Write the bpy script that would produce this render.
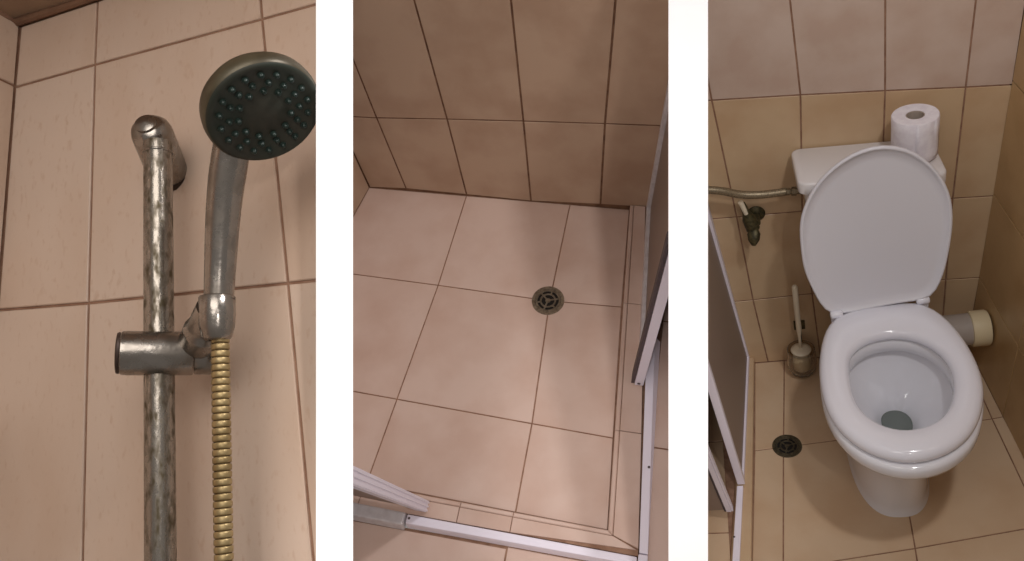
import bpy, bmesh, math, random
from mathutils import Matrix, Vector

random.seed(7)
for o in list(bpy.data.objects):
    bpy.data.objects.remove(o)
scene = bpy.context.scene
COL = scene.collection

# ------------------------------------------------------------------ frames
# Three bathroom corners (metres, x right, y into the back wall, z up in each).  The toilet corner is the world frame.
def bay_in_cam(R, O):
    h, d, n = [Vector((R[0][i], R[1][i], R[2][i])) for i in range(3)]
    f = lambda v: Vector((v.x, -v.y, -v.z))          # image axes -> blender camera axes
    h, n, u, o = f(h), f(n), f(-d), f(Vector(O))
    return Matrix(((h.x, n.x, u.x, o.x), (h.y, n.y, u.y, o.y), (h.z, n.z, u.z, o.z), (0, 0, 0, 1)))
B1 = bay_in_cam([[0.950893, 0.086728, 0.297120], [-0.146549, 0.971678, 0.185379], [-0.272628, -0.219818, 0.936672]], [-0.372505, 0.019767, 0.702840])
B2 = bay_in_cam([[0.976566, 0.108622, 0.185794], [0.101805, 0.527445, -0.843468], [-0.189615, 0.842617, 0.504027]], [0.053963, -0.225226, 2.272143])
B3 = bay_in_cam([[0.951306, 0.271030, 0.146835], [-0.117420, 0.759058, -0.640346], [-0.285009, 0.591923, 0.753921]], [1.227315, 0.235263, 2.632310])
CAM_M = B3.inverted()
BAY = {1: CAM_M @ B1, 2: CAM_M @ B2, 3: Matrix.Identity(4)}

# ------------------------------------------------------------------ camera
cam_d = bpy.data.cameras.new('camera')
cam = bpy.data.objects.new('camera', cam_d)
COL.objects.link(cam)
cam_d.sensor_width = 36
cam_d.lens = 800 / 1024 * 36
cam_d.clip_start = 0.02
cam.matrix_world = CAM_M
scene.camera = cam

# ------------------------------------------------------------------ world, lamps, exposure
w = bpy.data.worlds.new('world')
scene.world = w
w.use_nodes = True
w.node_tree.nodes['Background'].inputs[0].default_value = (1.0, 0.93, 0.88, 1)
w.node_tree.nodes['Background'].inputs[1].default_value = 0.26
scene.view_settings.view_transform = 'Standard'
scene.view_settings.look = 'None'
scene.view_settings.exposure = 0.0
scene.view_settings.gamma = 1
scene.view_settings.use_curve_mapping = False

def lamp(name, bay, loc, power, radius, col, aim=None, cone=60, blend=0.6):
    l = bpy.data.lights.new(name, 'SPOT' if aim else 'POINT')
    l.energy = power
    l.shadow_soft_size = radius
    l.color = col
    o = bpy.data.objects.new(name, l)
    COL.objects.link(o)
    o.location = BAY[bay] @ Vector(loc)
    if aim:
        l.spot_size = math.radians(cone)
        l.spot_blend = blend
        d = BAY[bay] @ Vector(aim) - o.location
        o.rotation_euler = d.to_track_quat('-Z', 'Y').to_euler()
    return o
lamp('lamp_shower_stall', 2, (0.80, -1.40, 2.30), 50, 0.05, (1.0, 0.95, 0.92), aim=(0.14, -0.56, 0), cone=44, blend=0.9)
lamp('fill_stall_right', 2, (0.34, -1.62, 2.10), 38, 0.06, (1.0, 0.95, 0.94), aim=(0.36, -0.76, 0), cone=27, blend=0.9)  # added fill spot, brightens the near right kerb and the strip outside it
lamp('lamp_toilet_room', 3, (0.20, -1.20, 2.45), 36, 0.06, (1.0, 0.97, 0.97))
lamp('lamp_shower_wall', 1, (0.42, -0.74, 0.22), 11.8, 0.28, (1.0, 0.95, 0.91))

# ------------------------------------------------------------------ materials
def lin(c):
    return tuple(((v / 255) / 12.92 if v / 255 <= 0.04045 else ((v / 255 + 0.055) / 1.055) ** 2.4) for v in c) + (1,)
def new_mat(name):
    m = bpy.data.materials.new(name)
    m.use_nodes = True
    nt = m.node_tree
    return m, nt, nt.nodes['Principled BSDF']
def simple(name, col, rough=0.5, metal=0.0, coat=0.0, trans=0.0, ior=1.45):
    m, nt, b = new_mat(name)
    b.inputs['Base Color'].default_value = lin(col)
    b.inputs['Roughness'].default_value = rough
    b.inputs['Metallic'].default_value = metal
    b.inputs['Coat Weight'].default_value = coat
    b.inputs['Transmission Weight'].default_value = trans
    b.inputs['IOR'].default_value = ior
    return m
def noise_mix(name, c0, c1, scale, rough=0.4, metal=0.0, lo=0.4, hi=0.65, detail=5, bump=0.0, bscale=200, coat=0.0, rnd=True, rlo=None, rhi=None, stretch=(1, 1, 1), speck=None):
    m, nt, b = new_mat(name)
    N = nt.nodes.new
    L = nt.links.new
    tc = N('ShaderNodeTexCoord')
    mp = N('ShaderNodeMapping')
    mp.inputs['Scale'].default_value = stretch
    L(tc.outputs['Object'], mp.inputs['Vector'])
    if rnd:
        oi = N('ShaderNodeObjectInfo')
        mul = N('ShaderNodeVectorMath')
        mul.operation = 'SCALE'
        mul.inputs[0].default_value = (13.1, 7.7, 5.3)
        L(oi.outputs['Random'], mul.inputs['Scale'])
        L(mul.outputs[0], mp.inputs['Location'])
    nz = N('ShaderNodeTexNoise')
    nz.inputs['Scale'].default_value = scale
    nz.inputs['Detail'].default_value = detail
    L(mp.outputs[0], nz.inputs['Vector'])
    mr = N('ShaderNodeMapRange')
    mr.inputs['From Min'].default_value = lo
    mr.inputs['From Max'].default_value = hi
    L(nz.outputs['Fac'], mr.inputs['Value'])
    mx = N('ShaderNodeMix')
    mx.data_type = 'RGBA'
    mx.inputs['A'].default_value = lin(c0)
    mx.inputs['B'].default_value = lin(c1)
    L(mr.outputs[0], mx.inputs['Factor'])
    out = mx.outputs['Result']
    if speck:
        n2 = N('ShaderNodeTexNoise')
        n2.inputs['Scale'].default_value = speck[1]
        n2.inputs['Detail'].default_value = 3
        L(mp.outputs[0], n2.inputs['Vector'])
        m2 = N('ShaderNodeMapRange')
        m2.inputs['From Min'].default_value = speck[2]
        m2.inputs['From Max'].default_value = speck[3]
        L(n2.outputs['Fac'], m2.inputs['Value'])
        x2 = N('ShaderNodeMix')
        x2.data_type = 'RGBA'
        x2.inputs['B'].default_value = lin(speck[0])
        L(out, x2.inputs['A'])
        L(m2.outputs[0], x2.inputs['Factor'])
        out = x2.outputs['Result']
    L(out, b.inputs['Base Color'])
    b.inputs['Metallic'].default_value = metal
    b.inputs['Roughness'].default_value = rough
    b.inputs['Coat Weight'].default_value = coat
    if rlo is not None:
        rr = N('ShaderNodeMapRange')
        rr.inputs['From Min'].default_value = lo
        rr.inputs['From Max'].default_value = hi
        rr.inputs['To Min'].default_value = rlo
        rr.inputs['To Max'].default_value = rhi
        L(nz.outputs['Fac'], rr.inputs['Value'])
        L(rr.outputs[0], b.inputs['Roughness'])
    if bump:
        nb = N('ShaderNodeTexNoise')
        nb.inputs['Scale'].default_value = bscale
        nb.inputs['Detail'].default_value = 4
        L(mp.outputs[0], nb.inputs['Vector'])
        bp = N('ShaderNodeBump')
        bp.inputs['Strength'].default_value = bump
        bp.inputs['Distance'].default_value = 0.001
        L(nb.outputs['Fac'], bp.inputs['Height'])
        L(bp.outputs[0], b.inputs['Normal'])
    return m

TILE_PINK = noise_mix('tile_pink_beige', (210, 188, 170), (202, 176, 155), 9, rough=0.34, bump=0.2, bscale=120, stretch=(1, 1, 0.45), speck=((198, 170, 148), 220, 0.58, 0.78))
TILE_STALL = noise_mix('tile_stall_wall', (188, 160, 136), (176, 146, 122), 8, rough=0.35, bump=0.2, bscale=60)
TILE_FLOOR = noise_mix('tile_stall_floor', (212, 186, 172), (202, 172, 156), 7, rough=0.42, bump=0.2, bscale=70)
TILE_HONEY = noise_mix('tile_honey_beige', (202, 175, 141), (193, 162, 128), 8, rough=0.3, bump=0.2, bscale=60)
TILE_PALE = noise_mix('tile_pale_beige', (200, 179, 165), (190, 165, 149), 8, rough=0.22, bump=0.15, bscale=60)
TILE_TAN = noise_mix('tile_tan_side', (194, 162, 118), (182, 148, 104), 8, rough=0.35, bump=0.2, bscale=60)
TILE_GROUND = noise_mix('tile_honey_floor', (210, 184, 154), (202, 172, 140), 6, rough=0.36, bump=0.2, bscale=60)
GROUT = noise_mix('grout_brown', (156, 122, 100), (132, 98, 78), 40, rough=0.9, rnd=False)
GROUT_DARK = noise_mix('grout_dark', (132, 98, 74), (102, 72, 54), 30, rough=0.9, rnd=False)
CEIL = noise_mix('ceiling_paint', (168, 138, 112), (150, 122, 98), 20, rough=0.9, rnd=False)
WHITE_WALL = simple('white_paint', (252, 252, 252), 0.7)
CHROME = noise_mix('worn_chrome', (156, 149, 141), (130, 122, 113), 60, metal=0.95, rough=0.3, lo=0.4, hi=0.7, rlo=0.2, rhi=0.42, rnd=False, bump=0.15, bscale=300)
CHROME_PITTED = noise_mix('pitted_chrome', (150, 142, 132), (92, 82, 64), 200, metal=0.85, lo=0.46, hi=0.66, rlo=0.24, rhi=0.55, rnd=False, bump=0.3, bscale=250, stretch=(1, 1, 0.45))
CHROME_DARK = simple('dark_ring', (62, 48, 40), 0.5, 0.4)
PLATE = noise_mix('dark_green_plate', (44, 42, 31), (33, 41, 30), 40, rough=0.6, rnd=False)
HEAD_SHELL = noise_mix('tarnished_head_shell', (88, 80, 62), (70, 62, 46), 40, rough=0.4, metal=0.4, rnd=False)
NOZZLE = simple('green_rubber', (28, 44, 38), 0.35)
BRASS = noise_mix('brass_hose', (172, 150, 108), (148, 126, 86), 80, metal=0.7, rough=0.42, rnd=False)
HOSE_GAP = simple('hose_gap', (70, 52, 28), 0.6, 0.5)
ALU = noise_mix('aluminium', (216, 212, 214), (202, 196, 198), 50, metal=0.12, rough=0.38, rnd=False)
ALU_WHITE = simple('white_lacquered_aluminium', (238, 232, 244), 0.35)
GASKET = simple('dark_gasket', (84, 72, 74), 0.6)
STEEL_DRAIN = noise_mix('stained_steel', (150, 138, 120), (112, 100, 84), 120, metal=0.7, rough=0.4, rnd=False)
DRAIN_DARK = noise_mix('dark_grate', (92, 84, 66), (66, 60, 46), 120, metal=0.5, rough=0.5, rnd=False)
HOLE_SHADE = simple('drain_hole_shade', (24, 20, 16), 0.8)
PORCELAIN = simple('porcelain', (231, 231, 237), 0.12, coat=0.5)
SEAT_MAT = simple('white_seat_plastic', (234, 234, 243), 0.16, coat=0.3)
LID_MAT = simple('white_lid_plastic', (222, 221, 228), 0.3)
CISTERN_MAT = simple('white_cistern', (222, 218, 218), 0.25)
PAPER = noise_mix('tissue', (236, 232, 238), (226, 220, 228), 60, rough=0.95, rnd=False, bump=0.3, bscale=200)
CORE = simple('card_core', (176, 162, 150), 0.9)
OLIVE = noise_mix('corroded_brass', (92, 84, 56), (58, 54, 36), 90, metal=0.5, rough=0.5, rnd=False)
BRAID = noise_mix('braided_hose', (150, 136, 112), (110, 98, 78), 300, metal=0.6, rough=0.4, rnd=False)
PIPE_GREY = simple('grey_pvc', (176, 166, 158), 0.4)
COLLAR = simple('cream_collar', (222, 206, 170), 0.5)
CREAM = simple('cream_plastic', (226, 214, 190), 0.4)
WATER_MAT = simple('bowl_water', (150, 158, 152), 0.03, trans=0.6, ior=1.33)
GLASS = simple('clear_cup', (236, 226, 208), 0.08, trans=0.92, ior=1.3)
ACRYL, _nt, _b = new_mat('smoked_acrylic')
_b.inputs['Base Color'].default_value = lin((186, 166, 152))
_b.inputs['Roughness'].default_value = 0.35
_tr = _nt.nodes.new('ShaderNodeBsdfTranslucent')
_tr.inputs['Color'].default_value = lin((186, 166, 152))
_mx = _nt.nodes.new('ShaderNodeMixShader')
_mx.inputs[0].default_value = 0.4
_nt.links.new(_b.outputs[0], _mx.inputs[1])
_nt.links.new(_tr.outputs[0], _mx.inputs[2])
_nt.links.new(_mx.outputs[0], _nt.nodes['Material Output'].inputs['Surface'])

# ------------------------------------------------------------------ mesh helpers
def cut_plane(bay, px):
    """plane of the partition wall between two corners, in bay coordinates (normal towards the right)"""
    no = Vector((800, 0, (px - 512))).normalized()
    M = BAY[bay].inverted() @ CAM_M
    return M @ Vector((0, 0, 0)), (M.to_3x3() @ no).normalized()
CUTS = {1: [(cut_plane(1, 319), 1)], 2: [(cut_plane(2, 339), -1), (cut_plane(2, 683), 1)], 3: [(cut_plane(3, 693), -1)]}
CUTS_T = {1: [(cut_plane(1, 317), 1)], 2: [(cut_plane(2, 352), -1), (cut_plane(2, 669.3), 1)], 3: [(cut_plane(3, 707), -1)]}
def clip(bm, bay, movable=False):
    off = Vector((0, 0, 0))
    for (co, no), s in (CUTS_T if movable else CUTS)[bay]:
        if not bm.verts:
            return
        r = bmesh.ops.bisect_plane(bm, geom=bm.verts[:] + bm.edges[:] + bm.faces[:], plane_co=co - off, plane_no=no * s, clear_outer=True)
        ed = [e for e in r['geom_cut'] if isinstance(e, bmesh.types.BMEdge)]
        if ed:
            try:
                bmesh.ops.edgenet_fill(bm, edges=ed)
            except Exception:
                pass
ROOTLOC = {}
def thing(name, bay, loc, label, cat, group=None):
    o = bpy.data.objects.new(name, None)
    o.empty_display_size = 0.03
    COL.objects.link(o)
    o.matrix_world = BAY[bay] @ Matrix.Translation(loc)
    o['label'] = label
    o['category'] = cat
    if group:
        o['group'] = group
    ROOTLOC[o] = (bay, Vector(loc))
    return o
def tag(o, label, cat, group=None):
    o['label'] = label
    o['category'] = cat
    if group:
        o['group'] = group
    return o
def build(name, bm, mat, bay, parent=None, loc=None, smooth=False, cut=False, bevel=0.0, label=None, kind=None, sharp=None):
    """bm holds bay coordinates; the object gets origin loc (or its thing's)"""
    if parent is not None:
        off = ROOTLOC[parent][1]
    else:
        off = Vector(loc) if loc else Vector((0, 0, 0))
    if cut:
        clip(bm, bay, parent is not None and parent.get('kind') != 'structure')
        if not bm.faces:
            bm.free()
            return None
    bmesh.ops.translate(bm, verts=bm.verts, vec=-off)
    bmesh.ops.recalc_face_normals(bm, faces=bm.faces)
    me = bpy.data.meshes.new(name)
    bm.to_mesh(me)
    bm.free()
    if smooth:
        me.polygons.foreach_set('use_smooth', [True] * len(me.polygons))
        if sharp:
            me.set_sharp_from_angle(angle=math.radians(sharp))
    me.materials.append(mat)
    o = bpy.data.objects.new(name, me)
    COL.objects.link(o)
    if parent is not None:
        o.parent = parent
    else:
        o.matrix_world = BAY[bay] @ Matrix.Translation(off)
    ROOTLOC[o] = (bay, off)
    if bevel:
        md = o.modifiers.new('bevel', 'BEVEL')
        md.width = bevel
        md.segments = 2
        md.limit_method = 'ANGLE'
    if label:
        o['label'] = label
    if kind:
        o['kind'] = kind
    return o
def V(*a):
    return Vector(a)
def loft(bm, loops, close=True, cap0=False, cap1=False):
    rows = [[bm.verts.new(p) for p in lp] for lp in loops]
    n = len(rows[0])
    for a, b in zip(rows, rows[1:]):
        for i in range(n if close else n - 1):
            j = (i + 1) % n
            bm.faces.new((a[i], a[j], b[j], b[i]))
    if cap0:
        bm.faces.new(rows[0][::-1])
    if cap1:
        bm.faces.new(rows[-1])
    return rows
def frame_of(t):
    t = t.normalized()
    a = Vector((0, 0, 1)) if abs(t.z) < 0.9 else Vector((1, 0, 0))
    u = t.cross(a).normalized()
    return u, t.cross(u).normalized()
def tube(bm, pts, radii, n=20, cap=True, flat=1.0):
    pts = [Vector(p) for p in pts]
    if not isinstance(radii, (list, tuple)):
        radii = [radii] * len(pts)
    loops = []
    u = None
    for i, p in enumerate(pts):
        t = (pts[min(i + 1, len(pts) - 1)] - pts[max(i - 1, 0)]).normalized()
        if u is None:
            u, v = frame_of(t)
        else:
            u = (u - t * u.dot(t)).normalized()
            v = t.cross(u)
        loops.append([p + (u * math.cos(2 * math.pi * k / n) + v * flat * math.sin(2 * math.pi * k / n)) * radii[i] for k in range(n)])
    loft(bm, loops, cap0=cap, cap1=cap)
def lathe(bm, base, axis, prof, n=32, cap0=False, cap1=False):
    """prof: (radius, height along the axis)"""
    base = Vector(base)
    axis = Vector(axis).normalized()
    u, v = frame_of(axis)
    loft(bm, [[base + axis * h + (u * math.cos(2 * math.pi * k / n) + v * math.sin(2 * math.pi * k / n)) * max(r, 1e-5) for k in range(n)] for r, h in prof], cap0=cap0, cap1=cap1)
def hexa(bm, bottom, top):
    """a solid from two quads"""
    loft(bm, [[Vector(p) for p in bottom], [Vector(p) for p in top]], cap0=True, cap1=True)
def box(bm, lo, hi):
    hexa(bm, [(lo[0], lo[1], lo[2]), (hi[0], lo[1], lo[2]), (hi[0], hi[1], lo[2]), (lo[0], hi[1], lo[2])],
         [(lo[0], lo[1], hi[2]), (hi[0], lo[1], hi[2]), (hi[0], hi[1], hi[2]), (lo[0], hi[1], hi[2])])
def catmull(pts, closed=True, k=4):
    out = []
    n = len(pts)
    rng = range(n) if closed else range(n - 1)
    for i in rng:
        g = lambda j: Vector(pts[j % n] if closed else pts[max(0, min(n - 1, j))])
        a, b, c, d = g(i - 1), g(i), g(i + 1), g(i + 2)
        for s in range(k):
            t = s / k
            out.append(0.5 * ((2 * b) + (c - a) * t + (2 * a - 5 * b + 4 * c - d) * t * t + (3 * b - a - 3 * c + d) * t ** 3))
    if not closed:
        out.append(Vector(pts[-1]))
    return out
def resample(pts, n):
    """n points evenly spaced by angle around the centre of a closed outline (2-D)"""
    c = sum((Vector(p[:2]) for p in pts), Vector((0, 0))) / len(pts)
    P = [Vector(p[:2]) - c for p in pts]
    out = []
    for k in range(n):
        a = 2 * math.pi * k / n
        d = Vector((math.cos(a), math.sin(a)))
        best = None
        for i in range(len(P)):
            p, q = P[i], P[(i + 1) % len(P)]
            e = q - p
            den = d.x * e.y - d.y * e.x
            if abs(den) < 1e-9:
                continue
            t = (p.x * e.y - p.y * e.x) / den
            s = (p.x * d.y - p.y * d.x) / den
            if t > 0 and -1e-6 <= s <= 1 + 1e-6 and (best is None or t > best):
                best = t
        out.append(c + d * best)
    return out, c
def smooth_loop(P, it=2):
    n = len(P)
    for _ in range(it):
        P = [(P[i - 1] + P[i] * 2 + P[(i + 1) % n]) / 4 for i in range(n)]
    return P

def tile(parent, bay, q, nrm, mat, gap=0.002, thick=0.0025, bev=0.0008, name='tile'):
    """q: four corners on the finished surface, in order; the tile stands proud of the grout bed by thick"""
    q = [Vector(p) for p in q]
    nrm = Vector(nrm).normalized()
    def inset(Q, g):
        n = len(Q)
        out = []
        for i in range(n):
            p, a, b = Q[i], Q[i - 1], Q[(i + 1) % n]
            e1 = (a - p).normalized()
            e2 = (b - p).normalized()
            s = max(0.2, e1.cross(e2).length)
            out.append(p + (e1 + e2) * (g / s))
        return out
    bm = bmesh.new()
    a = inset(q, gap)
    loft(bm, [[p - nrm * thick for p in a], [p - nrm * bev for p in a], inset(a, bev)], cap1=True)
    c = sum(q, Vector()) / len(q)
    return build(name, bm, mat, bay, parent=parent, cut=True)
def tile_grid(parent, bay, G, to3, nrm, matfn, **kw):
    for r in range(len(G) - 1):
        for c in range(len(G[0]) - 1):
            q = [to3(G[r][c]), to3(G[r][c + 1]), to3(G[r + 1][c + 1]), to3(G[r + 1][c])]
            tile(parent, bay, q, nrm, matfn(r, c), **kw)
def slab(name, bay, quad, nrm, depth, mat, back=0.002):
    """grout bed and wall body behind the tiles"""
    nrm = Vector(nrm).normalized()
    bm = bmesh.new()
    hexa(bm, [Vector(p) - nrm * back for p in quad], [Vector(p) - nrm * (back + depth) for p in quad])
    o = build(name, bm, mat, bay, cut=True)
    o['kind'] = 'structure'
    return o

# ================================================================== SETTING
# two white partition walls between the three corners; they widen towards the back
def partition(name, px0, px1, z0, z1, label):
    bm = bmesh.new()
    def quad(z):
        x0, x1 = (px0 - 512) / 800 * z, (px1 - 512) / 800 * z
        return [CAM_M @ Vector(p) for p in ((x0, -1.5, -z), (x1, -1.5, -z), (x1, 1.5, -z), (x0, 1.5, -z))]
    hexa(bm, quad(z0), quad(z1))
    o = build(name, bm, WHITE_WALL, 3)
    o['kind'] = 'structure'
    o['label'] = label
    return o
partition('wall_partition_left', 316, 353, 0.56, 3.1, 'white upright partition between the shower head wall and the shower floor')
partition('wall_partition_right', 668.5, 708, 1.35, 3.3, 'white upright partition between the shower floor and the toilet')

# ---------------------------------------------------------------- bay 1: wall with the shower rail
w1 = slab('wall_left', 1, [(-0.16, 0, -0.75), (0.45, 0, -0.75), (0.45, 0, 0.33), (-0.16, 0, 0.33)], (0, -1, 0), 0.03, GROUT)
w1['label'] = 'pinkish beige tiled shower wall behind the chrome rail'
G = [[(-0.107, -0.72), (0.004, -0.715), (0.25, -0.74), (0.46, -0.76)],
     [(-0.107, -0.47), (0.003, -0.478), (0.234, -0.50), (0.46, -0.52)],
     [(-0.106, -0.232), (0.002, -0.239), (0.218, -0.262), (0.46, -0.285)],
     [(-0.103, 0.008), (0, 0), (0.200, -0.012), (0.40, -0.024)],
     [(-0.097, 0.229), (-0.001, 0.230), (0.181, 0.230), (0.37, 0.231)],
     [(-0.094, 0.294), (0, 0.297), (0.177, 0.300), (0.36, 0.302)]]
tile_grid(w1, 1, G, lambda p: (p[0], 0, p[1]), (0, -1, 0), lambda r, c: TILE_PINK, gap=0.0013)
wl = slab('wall_far_left', 1, [(-0.1255, -0.6, -0.75), (-0.1255, 0.02, -0.75), (-0.0940, 0.02, 0.30), (-0.0940, -0.6, 0.30)], (1, 0, 0), 0.03, GROUT)
wl['label'] = 'narrow sliver of tiled side wall at the corner beside the shower rail wall'
for y0, y1 in ((-0.2, 0), (-0.4, -0.2)):
    for z0, z1 in ((-0.72, -0.478), (-0.478, -0.239), (-0.239, 0.0), (0.0, 0.23), (0.23, 0.296)):
        xx = lambda z: -0.103 + 0.03 * z
        tile(wl, 1, [(xx(z0), y0, z0), (xx(z0), y1, z0), (xx(z1), y1, z1), (xx(z1), y0, z1)], (1, 0, 0), TILE_PINK, gap=0.0013)
bm = bmesh.new()
box(bm, (-0.3, -0.30, 0.300), (0.5, 0.05, 0.33))
o = build('ceiling', bm, CEIL, 1, cut=True, kind='structure')
o['label'] = 'dull beige painted ceiling above the corner of the shower wall'
bm = bmesh.new()
tube(bm, [(-0.0985, -0.004, 0.296), (0.05, -0.004, 0.299), (0.17, -0.003, 0.302)], [0.004, 0.003, 0.002], n=8)
o = build('trim_1', bm, GROUT_DARK, 1, cut=True, kind='structure')  # thin dark tube along the edge of wall and ceiling
o['label'] = 'thin dark strip where wall meets ceiling'

# ---------------------------------------------------------------- bay 2: shower stall
FW = (0, -1, 0)
w2 = slab('wall_back', 2, [(-0.49, 0, -0.05), (0.6, 0, -0.05), (0.6, 0, 1.5), (-0.53, 0, 1.5)], FW, 0.05, GROUT_DARK)
w2['label'] = 'brown beige tiled back wall of the shower stall'
G = [[(-0.486, 0.0), (-0.371, 0.009), (-0.189, 0.005), (0.0, 0.0), (0.198, 0.012), (0.40, 0.018), (0.60, 0.02)],
     [(-0.497, 0.300), (-0.384, 0.303), (-0.190, 0.316), (0.010, 0.327), (0.214, 0.337), (0.415, 0.345), (0.62, 0.35)],
     [(-0.51, 0.70), (-0.397, 0.71), (-0.197, 0.715), (0.020, 0.72), (0.241, 0.725), (0.44, 0.73), (0.64, 0.735)],
     [(-0.53, 1.08), (-0.41, 1.09), (-0.20, 1.095), (0.03, 1.10), (0.26, 1.11), (0.46, 1.115), (0.66, 1.12)],
     [(-0.54, 1.46), (-0.42, 1.47), (-0.205, 1.475), (0.04, 1.48), (0.28, 1.49), (0.48, 1.495), (0.68, 1.50)]]
tile_grid(w2, 2, G, lambda p: (p[0], 0, p[1]), FW, lambda r, c: TILE_STALL, gap=0.0025)
ws = slab('wall_side', 2, [(-0.486, 0.02, -0.05), (-0.62, -0.74, -0.05), (-0.66, -0.74, 1.5), (-0.53, 0.02, 1.5)], (0.985, -0.17, 0.03), 0.05, GROUT_DARK)
ws['label'] = 'tiled left side wall of the shower stall, only a corner showing'
def side2(y, z):
    return (-0.486 + 0.175 * y - 0.03 * z, y, z)
for y0, y1 in ((-0.17, 0.0), (-0.37, -0.17), (-0.57, -0.37), (-0.77, -0.57)):
    for z0, z1 in ((0, 0.3), (0.3, 0.7), (0.7, 1.08), (1.08, 1.46)):
        tile(ws, 2, [side2(y0, z0), side2(y1, z0), side2(y1, z1), side2(y0, z1)], (0.985, -0.17, 0.03), TILE_STALL, gap=0.0025)
UP = (0, 0, 1)
f2 = slab('floor', 2, [(-0.75, 0.02, 0), (0.42, 0.02, 0), (0.42, -0.92, 0), (-0.75, -0.92, 0)], UP, 0.03, GROUT)
f2['label'] = 'square pinkish beige tiled shower floor'
G = [[(-0.488, 0.0), (-0.190, 0.0), (0.112, 0.0), (0.279, 0.0)],
     [(-0.535, -0.297), (-0.201, -0.306), (0.106, -0.317), (0.2935, -0.312)],
     [(-0.56, -0.63), (-0.226, -0.644), (0.119, -0.659), (0.315, -0.667)],
     [(-0.58, -0.855), (-0.242, -0.862), (0.119, -0.8745), (0.3295, -0.8815)]]
tile_grid(f2, 2, G, lambda p: (p[0], p[1], 0), UP, lambda r, c: TILE_FLOOR, gap=0.0016)
# kerb around the shower tray: a body, a thin lip and tiles on top
KH = 0.022
kb = bmesh.new()
hexa(kb, [(0.2815, 0, -0.03), (0.33, -0.885, -0.03), (0.40, -0.93, -0.03), (0.326, 0, -0.03)], [(0.2815, 0, KH - 0.004), (0.33, -0.885, KH - 0.004), (0.40, -0.93, KH - 0.004), (0.326, 0, KH - 0.004)])
k1 = build('trim_2', kb, GROUT, 2, cut=True, kind='structure')
k1['label'] = 'raised tiled kerb along the right side of the shower floor'
kb = bmesh.new()
hexa(kb, [(0.33, -0.885, -0.03), (-0.6, -0.858, -0.03), (-0.6, -0.91, -0.03), (0.40, -0.93, -0.03)], [(0.33, -0.885, KH - 0.004), (-0.6, -0.858, KH - 0.004), (-0.6, -0.91, KH - 0.004), (0.40, -0.93, KH - 0.004)])
k2 = build('trim_3', kb, GROUT, 2, cut=True, kind='structure')
k2['label'] = 'raised tiled kerb along the near side of the shower floor'
def rk(y):   # inner, lip, outer x of the right kerb
    t = -y / 0.887
    return 0.2795 + 0.0505 * t, 0.2905 + 0.0515 * t, 0.322 + 0.078 * t
def fk(x):   # inner, lip, outer y of the near kerb
    t = (0.33 - x) / 0.41
    return -0.8855 + 0.0115 * t, -0.8960 + 0.0105 * t, -0.9285 + 0.006 * t
ys = [0.0, -0.312, -0.655, -0.8865]
for i, (a, b) in enumerate(zip(ys, ys[1:])):
    ra, rb = rk(a), rk(b)
    tile(k1, 2, [(ra[0], a, KH), (rb[0], b, KH), (rb[1], b - (0.009 if i == 2 else 0), KH), (ra[1], a, KH)], UP, TILE_FLOOR, gap=0.0005, thick=0.02, bev=0.002, name='lip')
    e = -0.0295 if i == 2 else 0
    tile(k1, 2, [(ra[1], a, KH), (rb[1], b - (0.009 if i == 2 else 0), KH), (rb[2], b + e, KH), (ra[2], a, KH)], UP, TILE_FLOOR, gap=0.0009, thick=0.005)
xs = [0.33, 0.118, -0.005, -0.24, -0.5]
for i, (a, b) in enumerate(zip(xs, xs[1:])):
    ra, rb = fk(a), fk(b)
    tile(k2, 2, [(a, ra[0], KH), (b, rb[0], KH), (b, rb[1], KH), (a + (0.0118 if i == 0 else 0), ra[1], KH)], UP, TILE_FLOOR, gap=0.0005, thick=0.02, bev=0.002, name='lip')
    tile(k2, 2, [(a + (0.0118 if i == 0 else 0), ra[1], KH), (b, rb[1], KH), (b, rb[2], KH), (a + (0.07 if i == 0 else 0), ra[2] + (0.0095 if i == 0 else 0), KH)], UP, TILE_FLOOR, gap=0.0009, thick=0.005)
# bathroom floor outside the stall
f2b = slab('floor_outside', 2, [(0.39, 0.02, 0), (1.0, 0.02, 0), (1.0, -1.35, 0), (0.39, -1.35, 0)], UP, 0.03, GROUT)
f2b['label'] = 'pinkish tiled bathroom floor outside the shower on the right'
for a, b in ((0, -0.34), (-0.34, -0.676), (-0.676, -1.01), (-1.01, -1.34)):
    for c, d in ((0.40, 0.62), (0.62, 0.95)):
        tile(f2b, 2, [(c, a, 0), (c, b, 0), (d, b, 0), (d, a, 0)], UP, TILE_FLOOR)
f2c = slab('floor_front', 2, [(-0.7, -0.945, 0), (0.39, -0.95, 0), (0.39, -1.35, 0), (-0.7, -1.35, 0)], UP, 0.03, GROUT)
f2c['label'] = 'tiled bathroom floor in front of the shower track'
for a, b in ((-0.58, -0.27), (-0.27, 0.115), (0.115, 0.40)):
    tile(f2c, 2, [(a, -0.95, 0), (b, -0.955, 0), (b, -1.30, 0), (a, -1.30, 0)], UP, TILE_FLOOR)

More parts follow.
